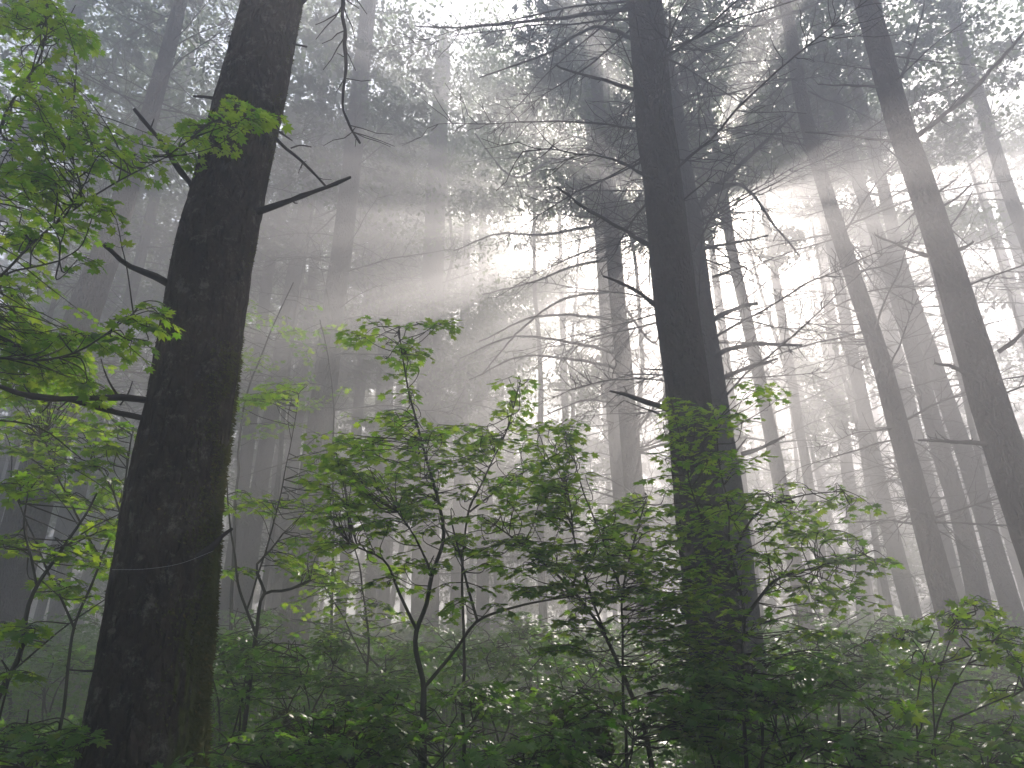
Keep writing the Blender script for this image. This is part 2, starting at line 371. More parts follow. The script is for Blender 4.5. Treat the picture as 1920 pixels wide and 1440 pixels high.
def conifer(label, Y, pts, bark=None, top=22., crown=(13., 2.3, 34, 1.0), dead=(14, 1.3, 2.2), stubs=0, sides=26, rough=1.0, group='conifer trunks in the fog', fine=False, deadz=(2.2, 12)):
    """pts = (u, v, width) down the photo; continues to the ground and up to its top"""
    pts = sorted(pts, key=lambda q: -q[1])
    P = [at(u, v, Y) for u, v, w in pts]; r = [w * .5 * dep(u, v, Y) / F for u, v, w in pts]
    P = np.array(P); r = np.array(r)
    # keep the trunk plausible: radius never grows upwards
    r = np.minimum.accumulate(r)
    zg = float(gz(P[0, 0], Y)); sl = np.clip((P[1] - P[0]) / (P[1, 2] - P[0, 2]), -.06, .06)
    zt = min(zg + top, 26.0)
    lo = P[0] + sl * (zg - .25 - P[0, 2]); lo[2] = zg - .25
    k = 6; lows = []; rl = []
    if P[0, 2] > zg + .3:
        for q in np.linspace(0, 1, 5)[:-1]:
            z = lo[2] + (P[0, 2] - lo[2]) * q; lows.append([lo[0] + (P[0, 0] - lo[0]) * q, Y, z])
            rl.append(r[0] * (1 + .07 * (1 - q) * (P[0, 2] - zg) ** .5 + .45 * math.exp(-max(0, z - zg) / .18)))
    ups = []; ru = []
    if P[-1, 2] < zt - 1:
        for q in np.linspace(0, 1, 9)[1:]:
            z = P[-1, 2] + (zt - P[-1, 2]) * q
            s2 = (P[-1] - P[0]) / (P[-1, 2] - P[0, 2]); s2 = np.clip(s2, -.02, .02)
            ups.append([P[-1, 0] + s2[0] * (z - P[-1, 2]), Y, z]); ru.append(r[-1] * (1 - q) ** .8 + .015)
    A = np.array(lows + P.tolist() + ups); ra = np.array(rl + r.tolist() + ru)
    zz = np.unique(np.concatenate([np.arange(zg - .25, zt, .14 if not fine else .025) if not fine else np.concatenate([np.arange(zg - .25, 6.6, .028), np.arange(6.7, zt, .3)])]))
    cx = np.interp(zz, A[:, 2], A[:, 0]); cr = np.interp(zz, A[:, 2], ra)
    if not fine:
        ker = np.array([1, 2, 3, 2, 1.]) / 9; cxp = np.pad(cx, 2, mode='edge'); cx = np.convolve(cxp, ker, 'valid')
    seed = rng.uniform(0, 500); wob = .03 * (Y / 10)
    cyy = Y + (fbm(zz * .25 + seed, zz * 0 + 3, s=9) - .5) * .25
    C = np.stack([cx, cyy, zz], 1)
    ns = sides if not fine else 150
    th = np.linspace(0, 2 * math.pi, ns, endpoint=False)
    prof = 1 + rough * .10 * (fbm(np.cos(th)[None] * 1.2 + seed, np.sin(th)[None] * 1.2 + 0 * zz[:, None], zz[:, None] * .9, s=11) - .5)
    prof = prof + rough * .06 * (fbm(np.cos(th)[None] * 5 + seed, np.sin(th)[None] * 5 + 0 * zz[:, None], zz[:, None] * 3.2, s=12) - .5)
    if fine:
        ridge = 1 - np.abs(2 * fbm(np.cos(th)[None] * 9 + seed + 0 * zz[:, None], np.sin(th)[None] * 9 + 0 * zz[:, None], zz[:, None] * 4.5, s=13, o=4) - 1)
        prof = prof + .085 * (ridge - .8) + .03 * (vnoise(np.cos(th)[None] * 26 + seed, np.sin(th)[None] * 26 + 0 * zz[:, None], zz[:, None] * 18, s=14) - .5)
    root = thing('conifer_tree', label, 'tree', (cx[0], Y, zg), group)
    mb = MB(); tube(mb, C, cr, ns, prof)
    mb.build('trunk', bark or M_BARK, root, smooth=True)
    axis = lambda z: np.array([np.interp(z, zz, cx), np.interp(z, zz, cyy), z])
    rad = lambda z: np.interp(z, zz, cr)
    if crown:
        lf, tw = crown_conifer(cx[0], Y, zg + crown[0], zt - .3, crown[1], int(crown[2]), crown[3], axis, crown[4] if len(crown) > 4 else 1.25)
        c = lf.build('crown', M_NEED, root); tw.build('crown_branch', M_TWIG, c)
    nd, l0, l1 = dead
    for b in range(nd):
        z = zg + rng.uniform(*deadz); az = rng.uniform(0, 2 * math.pi)
        d = np.array([math.cos(az), math.sin(az) * .9, rng.uniform(-.25, .45)]); L = rng.uniform(l0, l1)
        if Y < 5: d[1] = abs(d[1])
        dead_branch(axis(z) + d * rad(z) * .7, d, L,   .004 + .0032 * L + .0005 * Y, twigs=2.2 if 5 < Y < 12 else 1.3, droop=rng.uniform(-.1, .6)).build('dead_branch', M_TWIG, root)
    for b in range(stubs):
        z = zg + rng.uniform(1.2, 13); az = rng.uniform(0, 2 * math.pi)
        d = np.array([math.cos(az), math.sin(az), rng.uniform(-.1, .7)]); L = rng.uniform(.12, .6) + rad(z)
        dead_branch(axis(z), d, L, .016, twigs=.9, droop=0).build('branch_stub', M_TWIG, root)
    return root, axis, rad

def tufts(mb, C, n, size, spread, down=.5):
    """fuzzy strands of moss or lichen round the given points"""
    idx = rng.integers(0, len(C), n); p = C[idx] + rng.normal(0, spread, (n, 3))
    f = rng.normal(0, .6, (n, 3)); f[:, 2] -= down
    place(mb, *NDL, p, f, rng.normal(0, 1, (n, 3)), rng.uniform(.4, 1.2, n) * size)

# the big near tree
T1, ax1, rd1 = conifer('thick dark mossy trunk closest to the camera, filling the left side', 3.6,
    [(513, 0, 105), (458, 240, 123), (403, 480, 140), (362, 720, 150), (317, 960, 173), (283, 1200, 200), (250, 1440, 232)],
    bark=M_BARK1, top=20, crown=(12, 2.4, 30, 1.0), dead=(0, 1, 1), fine=True, group=None)
def add_px(root, px, Y, w0, w1, dy=0., twigs=1., name='dead_branch', moss=0, lich=0):
    mb, P = px_branch(px, Y, w0, w1, dy, twigs); o = mb.build(name, M_TWIG, root)
    if moss:
        m = MB(); tufts(m, P[:int(len(P) * .6)], moss, .03, .012, 1.0); m.build('moss', M_MOSS, o)
    if lich:
        m = MB(); tufts(m, P[3:], lich, .05, .012, 1.8); m.build('lichen', M_LICHEN, o)
    return o
add_px(T1, [(368, 362), (340, 320), (300, 262), (254, 202)], 3.5, 12, 6, -.25, .5)
add_px(T1, [(326, 538), (290, 517), (240, 492), (196, 459)], 3.5, 14, 8, -.2, .6)
add_px(T1, [(482, 397), (530, 382), (600, 358), (655, 334)], 3.55, 13, 6, -.1, .5)
add_px(T1, [(510, 250), (545, 288), (580, 318), (610, 348)], 3.6, 6, 4, .1, 2.5)
add_px(T1, [(545, 278), (562, 272), (583, 274)], 3.62, 3, 2, 0, 1)
add_px(T1, [(505, 238), (530, 250), (548, 262)], 3.6, 5, 2, 0, 1)
add_px(T1, [(285, 752), (230, 746), (150, 750), (60, 742), (0, 722)], 3.5, 13, 7, -.45, .6, moss=500)
add_px(T1, [(280, 787), (220, 772), (150, 752), (80, 745), (40, 738)], 3.5, 11, 5, -.35, .6, moss=420, lich=60)
add_px(T1, [(225, 760), (240, 738), (250, 716)], 3.4, 4, 2, 0, 1); add_px(T1, [(222, 745), (205, 715), (190, 670)], 3.42, 5, 2, 0, 1)
add_px(T1, [(408, 186), (388, 181), (364, 178)], 3.55, 8, 4, 0, .5)
add_px(T1, [(535, 78), (555, 83), (574, 86)], 3.6, 6, 3, 0, .5); add_px(T1, [(445, 69), (436, 68), (427, 66)], 3.6, 6, 3, 0, .5)
add_px(T1, [(372, 1044), (400, 1025), (420, 1005), (438, 992)], 3.4, 15, 6, -.05, .3)
add_px(T1, [(545, -250), (600, -160), (638, -40), (645, 60), (648, 130), (642, 195), (655, 230), (672, 270)], 3.5, 10, 3, -.3, 1.2)
add_px(T1, [(560, 10), (575, -5), (590, -30)], 3.6, 12, 8, 0, 0)
add_px(T1, [(180, 1258), (160, 1258), (130, 1254)], 3.5, 6, 3, 0, .5)
# moss clinging to its right flank and its base
ms = MB(); n = 16000
zz = 1.0 + 2.4 * rng.random(n) ** 1.6; aa = rng.normal(.1, .42, n)
keep = vnoise(zz * 4, aa * 3, s=33) > .42; zz, aa = zz[keep], aa[keep]
C = np.stack([np.interp(zz, [0, 20], [0, 0]) + np.array([ax1(z)[0] + rd1(z) * 1.0 * math.cos(a) for z, a in zip(zz, aa)]),
              np.array([ax1(z)[1] - rd1(z) * 1.0 * math.sin(a) for z, a in zip(zz, aa)]), zz], 1)
f = np.stack([np.cos(aa), -np.sin(aa), np.zeros_like(aa)], 1) * .5 + rng.normal(0, .4, (len(zz), 3)); f[:, 2] -= .4
place(ms, *NDL, C, f, rng.normal(0, 1, (len(zz), 3)), rng.uniform(.012, .030, len(zz)))
n = 5000; zz = rng.uniform(1.2, 6.5, n); aa = np.where(rng.random(n) < .65, rng.normal(0, .3, n), rng.normal(math.pi, .3, n))
keep = vnoise(zz * 5, aa * 2, s=35) > .52; zz, aa = zz[keep], aa[keep]
C = np.array([ax1(z) + np.array([rd1(z) * math.cos(a), -rd1(z) * math.sin(a), 0]) for z, a in zip(zz, aa)])
f = np.stack([np.cos(aa), -np.sin(aa), np.zeros_like(aa)], 1) * .6 + rng.normal(0, .4, (len(zz), 3))
place(ms, *NDL, C, f, rng.normal(0, 1, (len(zz), 3)), rng.uniform(.008, .022, len(zz)))
ms.build('moss', M_MOSS, T1)
# spider thread slung across the trunk
th_ = MB(); tube(th_, smooth_path([at(210, 1068, 3.25), at(270, 1067, 3.25), at(340, 1056, 3.25), at(400, 1033, 3.28)], 24), .0006, 4)
m_th = plain('spider_silk', (.6, .6, .6), .4, .05); tag(th_.build('spider_thread', m_th, loc=at(210, 1068, 3.25)), 'thin pale spider thread slung across the mossy left trunk', 'spider thread')

TA, axA, rdA = conifer('dark trunk in front of its twin, right of the middle', 6.8,
    [(1207, 0, 70), (1228, 240, 72), (1256, 480, 78), (1287, 720, 82), (1312, 960, 92), (1343, 1200, 102), (1368, 1380, 112)],
    top=20, crown=(12.5, 2.4, 40, .7, .7), dead=(38, .8, 2.8), stubs=16, sides=60, rough=1.4, group=None, deadz=(6, 11))
TB, axB, rdB = conifer('dark trunk half hidden behind its slightly larger twin, right of the middle', 10.5,
    [(1222, 0, 40), (1262, 240, 48), (1296, 480, 54), (1328, 720, 60), (1363, 960, 68), (1388, 1200, 76), (1412, 1380, 82)],
    top=20, crown=(14, 2.3, 36, .7, .7), dead=(64, .9, 3.4), stubs=16, sides=48, rough=1.4, group=None, deadz=(4, 11))
for px, w0, w1, dy in [([(1220, 462), (1160, 425), (1100, 390), (1045, 352)], 9, 4, -.6), ([(1228, 572), (1200, 548), (1165, 530), (1130, 518)], 9, 4, -.4),
        ([(1250, 768), (1200, 750), (1145, 732)], 9, 4, -.4), ([(1185, 15), (1080, 30), (980, 40), (850, 52), (780, 48)], 9, 3, 1.5),
        ([(1195, 75), (1150, 58), (1110, 52), (1040, 92), (900, 145)], 9, 3, 1.0), ([(1200, 172), (1130, 150), (1070, 132), (1045, 122)], 8, 4, -.4)]:
    add_px(TA, px, 6.8, w0, w1, dy, .8, lich=25)
for px, w0, w1, dy in [([(1322, 608), (1350, 592), (1390, 574), (1420, 568)], 10, 6, -.5), ([(1315, 695), (1350, 662), (1400, 648), (1505, 646)], 12, 4, -.8),
        ([(1345, 712), (1390, 694), (1460, 672)], 10, 4, -.3), ([(1282, 442), (1310, 390), (1370, 325), (1430, 270), (1492, 212)], 14, 4, -.7),
        ([(1275, 130), (1350, 80), (1420, 48), (1540, 0), (1600, -40)], 9, 5, -.8), ([(1390, 852), (1430, 838), (1472, 818)], 10, 4, -.3),
        ([(1300, 470), (1350, 460), (1440, 442)], 7, 3, .4), ([(1270, 190), (1330, 170), (1370, 178)], 6, 3, 0), ([(1310, 380), (1380, 345), (1450, 420), (1500, 480)], 8, 3, -.2),
        ([(1335, 520), (1400, 500), (1380, 540)], 5, 2, -.2), ([(1370, 860), (1400, 822)], 6, 3, 0)]:
    add_px(TB, px, 10.5, w0, w1, dy, 1.2, lich=50)

T8, *_ = conifer('slim grey trunk with long drooping bare branches, just left of the dark pair', 15,
    [(1108, 0, 20), (1122, 200, 22), (1150, 480, 27), (1172, 720, 33), (1188, 900, 37), (1210, 1080, 42)], top=21, dead=(30, 1.4, 3.6), deadz=(3, 13), crown=(11.0, 3.6, 60, .8, .8))
for px in [[(1152, 484), (1080, 498), (1000, 528), (905, 553)], [(1155, 600), (1060, 590), (1000, 595), (900, 640)], [(1160, 663), (1060, 640), (960, 632), (862, 672)],
           [(1160, 690), (1060, 672), (980, 668), (880, 712)], [(1150, 545), (1060, 560), (985, 610), (905, 700)], [(1135, 420), (1010, 440), (940, 438), (850, 470)],
           [(1130, 330), (1050, 300), (960, 330), (890, 250)], [(1175, 760), (1100, 750), (1020, 780)], [(1170, 575), (1230, 640), (1245, 600)],
           [(1185, 820), (1230, 760), (1290, 700)], [(1190, 850), (1260, 830), (1300, 835)]]:
    add_px(T8, px, 15, 6, 2.2, -1.2, .55)
specs = [
 ('paler slim trunk standing close behind the grey one left of the dark pair', 19, [(1095, 100, 16), (1128, 480, 20), (1146, 720, 26), (1160, 900, 28), (1172, 1050, 30)]),
 ('tall straight grey trunk with short side twigs, second from the right of the dark pair', 11, [(1467, 0, 21), (1497, 150, 26), (1518, 240, 25), (1588, 480, 29), (1659, 720, 35), (1723, 960, 41), (1772, 1140, 45), (1818, 1340, 52)]),
 ('pale grey trunk, first behind the tall straight one on the right', 14, [(1520, 0, 17), (1582, 240, 22), (1657, 480, 25), (1728, 720, 30), (1797, 960, 34), (1835, 1120, 40)]),
 ('pale grey trunk, second behind the tall straight one on the right', 15, [(1555, 0, 15), (1627, 240, 20), (1685, 480, 23), (1765, 720, 29), (1845, 960, 33), (1895, 1130, 37)]),
 ('slim grey trunk leaning out at the top right corner', 14, [(1780, 0, 18), (1855, 240, 23), (1915, 420, 25), (2010, 700, 30)]),
 ('faint trunk alone in the fog between the dark pair and the right group', 19, [(1560, 480, 20), (1600, 680, 23), (1660, 960, 29), (1710, 1150, 33)]),
 ('faint trunk close right of the dark pair in white fog', 18, [(1370, 460, 18), (1408, 640, 22), (1425, 720, 23), (1453, 860, 26), (1490, 1050, 28)]),
 ('faint trunk glimpsed between the tall straight one and the pale ones', 20, [(1640, 480, 20), (1698, 720, 25), (1757, 960, 27), (1800, 1140, 30)]),
 ('faint pale trunk low at the right edge', 22, [(1770, 550, 20), (1830, 760, 26), (1885, 960, 30), (1925, 1100, 32)]),
 ('thin faint trunk high at the right edge', 23, [(1790, 200, 12), (1825, 320, 14), (1856, 400, 15), (1905, 560, 18), (1960, 740, 20)]),
 ('hazy leaning grey trunk behind the left maple leaves', 10.5, [(341, 0, 24), (287, 200, 31), (228, 400, 42), (200, 480, 50), (157, 580, 58), (100, 780, 68), (55, 940, 74), (5, 1150, 80)]),
 ('hazy trunk at the top left corner behind maple leaves', 13, [(155, 0, 25), (70, 213, 30), (5, 340, 36), (-90, 600, 44)]),
 ('broad fog grey trunk right of the thick mossy one', 14.5, [(690, 0, 28), (660, 300, 35), (628, 560, 40), (602, 800, 49), (575, 1000, 56), (552, 1160, 60)]),
 ('dim trunk standing alone in the sunbeams left of the middle', 20, [(830, 120, 28), (822, 250, 33), (812, 500, 42), (803, 720, 44), (800, 900, 46)]),
 ('slender foggy trunk nearest the right side of the mossy one', 19, [(530, 380, 18), (503, 523, 20), (475, 750, 23), (450, 960, 25), (422, 1150, 28)]),
 ('foggy trunk, middle one of three between the mossy one and the broad grey one', 18.5, [(580, 340, 22), (547, 540, 26), (510, 780, 29), (480, 960, 32), (455, 1140, 34)]),
 ('faint narrow trunk left of the mossy one', 18, [(290, 380, 18), (250, 540, 20), (190, 760, 23), (150, 920, 25), (110, 1140, 28)]),
 ('faint trunk between the broad grey one and its left neighbour', 21, [(590, 480, 16), (560, 760, 20), (540, 960, 22), (525, 1100, 23)]),
 ('very faint trunk just right of the broad grey one', 22, [(730, 400, 15), (715, 700, 18), (700, 1000, 20)]),
]
for i, (lab, Y, p) in enumerate(specs):
    conifer(lab, Y, p, top=23 + rng.uniform(-1.5, 3), dead=(44, .9, 3.0), stubs=14 if Y < 13 else 6, sides=30 if Y < 13 else 18, deadz=(2.5, 13),
            crown=(11 if Y > 12 else 12, 2.9, 50, .75, .9 if Y > 12 else .7))
for lab, Y, p in [('dim fir whose needles fill the sky left of the middle', 24, [(745, 60, 14), (738, 300, 17), (730, 600, 20)]),
                  ('dim fir behind the sunbeams in the middle', 26, [(905, 60, 12), (905, 400, 15), (905, 700, 18)]),
                  ('faint fir right of the dark twin trunks in the bright fog', 25, [(1495, 0, 12), (1525, 300, 15), (1550, 560, 18)])]:
    conifer(lab, Y, p, top=26, dead=(14, .9, 2.4), sides=18, deadz=(2.5, 10), crown=(5, 3.6, 60, 1.1, 1.3), group=None)
T13, *_ = conifer('dark leaning trunk that leaves the picture at the right edge', 8.0,
    [(1627, 0, 41), (1688, 240, 45), (1767, 480, 51), (1842, 720, 62), (1922, 960, 74), (2000, 1190, 84)], top=21, crown=(12, 2.3, 34, 1.3, .7), dead=(8, .6, 1.6), stubs=16, sides=48, rough=1.3, group=None, deadz=(5, 11))
for px, w0, w1, dy in [([(1720, 255), (1790, 200), (1850, 140), (1925, 55)], 10, 6, -.4), ([(1860, 832), (1800, 828), (1720, 826)], 10, 4, -.3), ([(1822, 708), (1790, 690), (1752, 680)], 8, 4, -.2),
        ([(1872, 660), (1900, 640), (1925, 615)], 9, 8, -.2), ([(1740, 480), (1690, 462), (1640, 440)], 8, 3, -.2), ([(1690, 268), (1600, 255), (1510, 248)], 6, 3, .2),
        ([(1795, 470), (1815, 460), (1825, 453)], 7, 5, 0), ([(1645, 163), (1590, 160), (1535, 158)], 6, 3, 0), ([(1690, 145), (1720, 60), (1735, 0)], 6, 3, .1),
        ([(1770, 385), (1800, 365), (1822, 345)], 5, 3, 0), ([(1770, 440), (1800, 400), (1825, 355)], 5, 2, 0)]:
    add_px(T13, px, 8.0, w0, w1, dy, .8, lich=20)

for i, (x, y) in enumerate([(-5.5, 1.5), (5.8, 2.2), (-3.2, -3.5), (2.6, -4.0), (7.5, -3), (-8.5, -4), (0, -8), (-6, -9.5), (6, -9), (11, 3.5), (-11, 3), (12, -8), (-13, -8), (-3, -14), (4.5, -14.5), (11.5, 8), (-9.5, 6.2)]):  # unseen conifers, added to keep sky and sun off the fog near the camera
    zg = float(gz(x, y)); root = thing('conifer_tree', 'unseen conifer added around the camera for shade, ' + ['left', 'right'][x > 0] + ' of it', 'tree', (x, y, zg), 'unseen conifers added around the viewpoint for shade')
    mb = MB(); z_ = np.linspace(-.2, 22, 40); tube(mb, np.stack([x + 0 * z_, y + 0 * z_, zg + z_], 1), np.interp(z_, [-.2, 22], [.24, .02]), 16); mb.build('trunk', M_BARK, root, smooth=True)
    lf, tw = crown_conifer(x, y, zg + 8.5, zg + 22, 3.3, 40, .38, lambda z: np.array([x, y, z]), 1.8)
    c = lf.build('crown', M_NEED, root); tw.build('crown_branch', M_TWIG, c)

# further rows of conifers, each on its own place up the slope
far_words = []
NF = 88
for i in range(NF):
    Y = 20 + 56 * (i / NF) ** 1.05 + rng.uniform(-1, 1)
    half = Y * .80; x = (((i * 0.618034 + .13) % 1.0) * 2 - 1) * half
    rr = rng.uniform(.11, .2); zg = float(gz(x, Y)); z2 = zg + 20
    def pxof(z):
        q = np.array([x, Y, z]) - CAM; zc = q[1] * CP + q[2] * SP; yc = -q[1] * SP + q[2] * CP
        return (960 + F * q[0] / zc, 720 - F * yc / zc, 2 * rr * F / zc)
    side = 'left' if x < -Y * .22 else ('right' if x > Y * .22 else 'middle')
    conifer('dim conifer deep in the fog at the ' + side + ', in the %s rows up the slope' % ('nearer' if Y < 34 else 'farther'), Y, [pxof(zg + 1.2), pxof(zg + 9)], top=min(25.8 - zg, 23 + rng.uniform(-2, 3)), dead=(9 if Y < 34 else 0, 1., 2.6), sides=12,
            crown=((5.0 if Y < 30 else 2.0) + rng.uniform(0, 3), 3.0, 46, .9 if Y < 40 else .65, 1.35 if Y < 32 else 2.5), group='conifers far back at the %s %s' % (side, 'nearer' if Y < 34 else 'farther'))

# broad-leaved trees whose leaves sparkle behind the trunks
def broadleaf(x, y, H, Wd, n, zlow, label, group, lo=2, rt=.13):
    zg = float(gz(x, y)); root = thing('broadleaf_tree', label, 'tree', (x, y, zg), group)
    tr, lf = MB(), MB(); n0 = 14; t = np.linspace(0, 1, n0)[:, None]
    P = jig(np.array([x, y, zg - .2]) + np.array([rng.normal(0, .6 if y > 20 else .1), rng.normal(0, .5), H * .9]) * t, .35 if y > 20 else .12, 3)
    tube(tr, P, rt * (1 - .85 * t[:, 0]), 8); tr.build('trunk', M_BARK, root, smooth=True)
    tips = []; lb = MB()
    for b in range(34):
        i = rng.integers(lo, n0); az = rng.uniform(0, 6.283); L = Wd * rng.uniform(.4, 1.0)
        d = np.array([math.cos(az), math.sin(az), rng.uniform(-.1, .7)]); q = np.linspace(0, 1, 6)[:, None]
        B = jig(P[i] + d * L * q, .25, 1.0); tube(lb, B, .035 * (1 - .8 * q[:, 0]) + .004, 4); tips += [B[3], B[4], B[5]]
        for s in range(3):
            d2 = d + rng.normal(0, .6, 3); B2 = jig(B[rng.integers(2, 5)] + d2 * L * .4 * q, .1, .5); tube(lb, B2, .014 * (1 - .8 * q[:, 0]) + .003, 3); tips += [B2[3], B2[5]]
    tips = np.array(tips); c = tips[rng.integers(0, len(tips), n)]
    pos = c + rng.normal(0, 1, (n, 3)) * np.array([.5, .5, .28]); pos[:, 2] = np.maximum(pos[:, 2], zg + zlow * rng.random(n))
    pos = pos[keep_mask(pos)] if y < 42 else pos; m = len(pos)
    feath = abs(x) < .22 * y
    place(lf, *(NDL if feath else DIA), pos, rng.normal(0, 1, (m, 3)) * np.array([1, 1, .6]) - np.array([0, 0, .5 if feath else 0]), np.array([0, 0, 1]) + rng.normal(0, .5, (m, 3)), rng.uniform(.06, .15, m) * (1.45 if feath else 1) * (1 + max(0, y - 25) / 40))
    c = lf.build('crown', M_BROAD, root); lb.build('limb', M_TWIG, c)
bl = [(10, 21, 14, 3.4, 14000), (15, 25, 16, 3.8, 14000), (5, 27, 15, 3.6, 13000), (-7, 23, 14, 3.4, 12000), (-14, 26, 15, 3.8, 12000), (-1.5, 31, 16, 4.0, 12000),
      (9.5, 33, 17, 4.2, 12000), (19, 33, 17, 4.4, 12000), (-19, 36, 17, 4.4, 11000), (-9, 37, 17, 4.2, 11000), (26, 41, 18, 4.8, 10000), (1, 44, 18, 4.8, 9000), (14, 46, 18, 4.8, 9000), (-27, 47, 18, 5, 9000), (-15, 51, 18, 5, 9000)]
bl += [(-2.8, 24, 24, 3.6, 15000), (-.6, 28, 24, 3.8, 15000), (1.8, 26, 24, 3.6, 15000), (3.6, 21, 24, 3.4, 13000), (8.5, 22, 24, 3.6, 14000), (11.5, 25, 24, 4, 14000), (13, 31, 24, 4, 13000), (17, 21, 24, 4, 14000), (18, 27, 24, 4, 13000), (-13, 19, 24, 3.6, 13000), (-10, 17.5, 24, 3.4, 12000)]
bl += [(-2.45, 20.8, 24, 3.4, 15000), (2.6, 16.2, 24, 3.6, 15000), (4.2, 15.5, 24, 3.0, 12000), (9.6, 15.5, 24, 3.4, 15000), (12.6, 17, 24, 3.6, 15000), (-9.7, 14.5, 24, 3.0, 12000), (-5.2, 16.5, 24, 3.2, 13000)]
bl += [(2.3, 30, 24, 3.4, 15000), (4.7, 33, 24, 3.6, 15000), (7.6, 30, 24, 3.4, 14000), (11.6, 28, 24, 3.6, 14000), (13.8, 34, 24, 4, 14000), (15.6, 30, 24, 4, 13000), (-4.5, 33, 24, 4, 13000)]
bl += [(.8, 20, 22, 3.6, 16000), (5.5, 24, 24, 4, 15000), (-4, 27, 24, 4, 15000), (11, 29, 24, 4.4, 14000), (-11, 31, 24, 4.4, 13000)]
for (x, y, H, W_, n) in bl:
    H = min(H * 1.35, 25.6 - float(gz(x, y)))
    side = 'left' if x < -y * .2 else ('right' if x > y * .2 else 'middle')
    broadleaf(x, y, H, W_, int(n * (.75 if y < 18 else 1.45 if y < 29 else 1.9)), 2.5, 'leafy tree veiled by fog, sparkling behind the trunks at the ' + side, 'leafy trees behind the fog at the ' + side, lo=7 if y < 18 else (5 if y < 26 else 2), rt=.07 if y < 18 else .11)

ords = ['first', 'second', 'third', 'fourth', 'fifth', 'sixth', 'seventh', 'eighth', 'ninth', 'tenth', 'eleventh', 'twelfth', 'thirteenth', 'fourteenth', 'fifteenth', 'sixteenth', 'seventeenth', 'eighteenth', 'nineteenth', 'twentieth'] + ['twenty ' + q for q in ('first', 'second', 'third', 'fourth', 'fifth', 'sixth', 'seventh', 'eighth')]
fam = {}
for o in list(sc.objects):
    if o.parent is None and str(o.get('group', '')).startswith(('conifers far back', 'leafy trees behind')): fam.setdefault(o['group'], []).append(o)
for gname, os_ in fam.items():
    os_.sort(key=lambda o: o.location.x / (o.location.y * CP + ZC))
    for i, o in enumerate(os_):
        if gname.startswith('conifers'):
            sd, nf = gname.split()[-2:]
            o['label'] = 'dim conifer in fog, %s from left in the %s row, %s of view' % (ords[min(i, len(ords) - 1)], 'nearer back' if nf == 'nearer' else 'farthest', {'left': 'left third', 'right': 'right third', 'middle': 'middle'}[sd])
        else:
            o['label'] = 'leafy tree sparkling in fog, %s from left in the %s of view' % (ords[min(i, len(ords) - 1)], {'left': 'left third', 'right': 'right third', 'middle': 'middle'}[gname.split()[-1]])

# ------------------------------------------------------------------ vine maples
def leaf_spray(acc, tw, P, size, gap, tilt=.35, flat=1.0, r=.0022):
    """opposite pairs of leaves along a twig"""
    d = np.concatenate([[0], np.cumsum(np.linalg.norm(np.diff(P, axis=0), axis=1))])
    k = max(2, int(d[-1] / gap)); q = np.linspace(d[-1] * .15, d[-1], k)
    C = np.stack([np.interp(q, d, P[:, i]) for i in range(3)], 1)
    T = np.stack([np.interp(q, d, np.gradient(P[:, i])) for i in range(3)], 1); T /= np.linalg.norm(T, axis=1)[:, None] + 1e-9
    side = np.cross(T, np.array([0, 0, 1.0])); side /= np.linalg.norm(side, axis=1)[:, None] + 1e-9
    for s in (-1, 1):
        m = rng.random(k) < .92
        f = T * rng.uniform(.2, .9, (k, 1)) + s * side * rng.uniform(.5, 1.1, (k, 1)); f[:, 2] -= rng.uniform(0, .35, k)
        f /= np.linalg.norm(f, axis=1)[:, None]
        pet = size * rng.uniform(.35, .7, (k, 1)); L0 = C + f * pet
        acc.append((L0[m], f[m] + rng.normal(0, .15, (m.sum(), 3)), (np.array([0, 0, 1]) + rng.normal(0, tilt, (k, 3)))[m], size * rng.uniform(.5, 1.25, m.sum())))
        for a, b in zip(C[m], L0[m]): tube(tw, np.array([a, b]), [r * .5, r * .4], 3)
    acc.append((C[-1:], T[-1:], np.array([[0, 0, 1.]]) + rng.normal(0, tilt, (1, 3)), np.array([size * 1.1])))

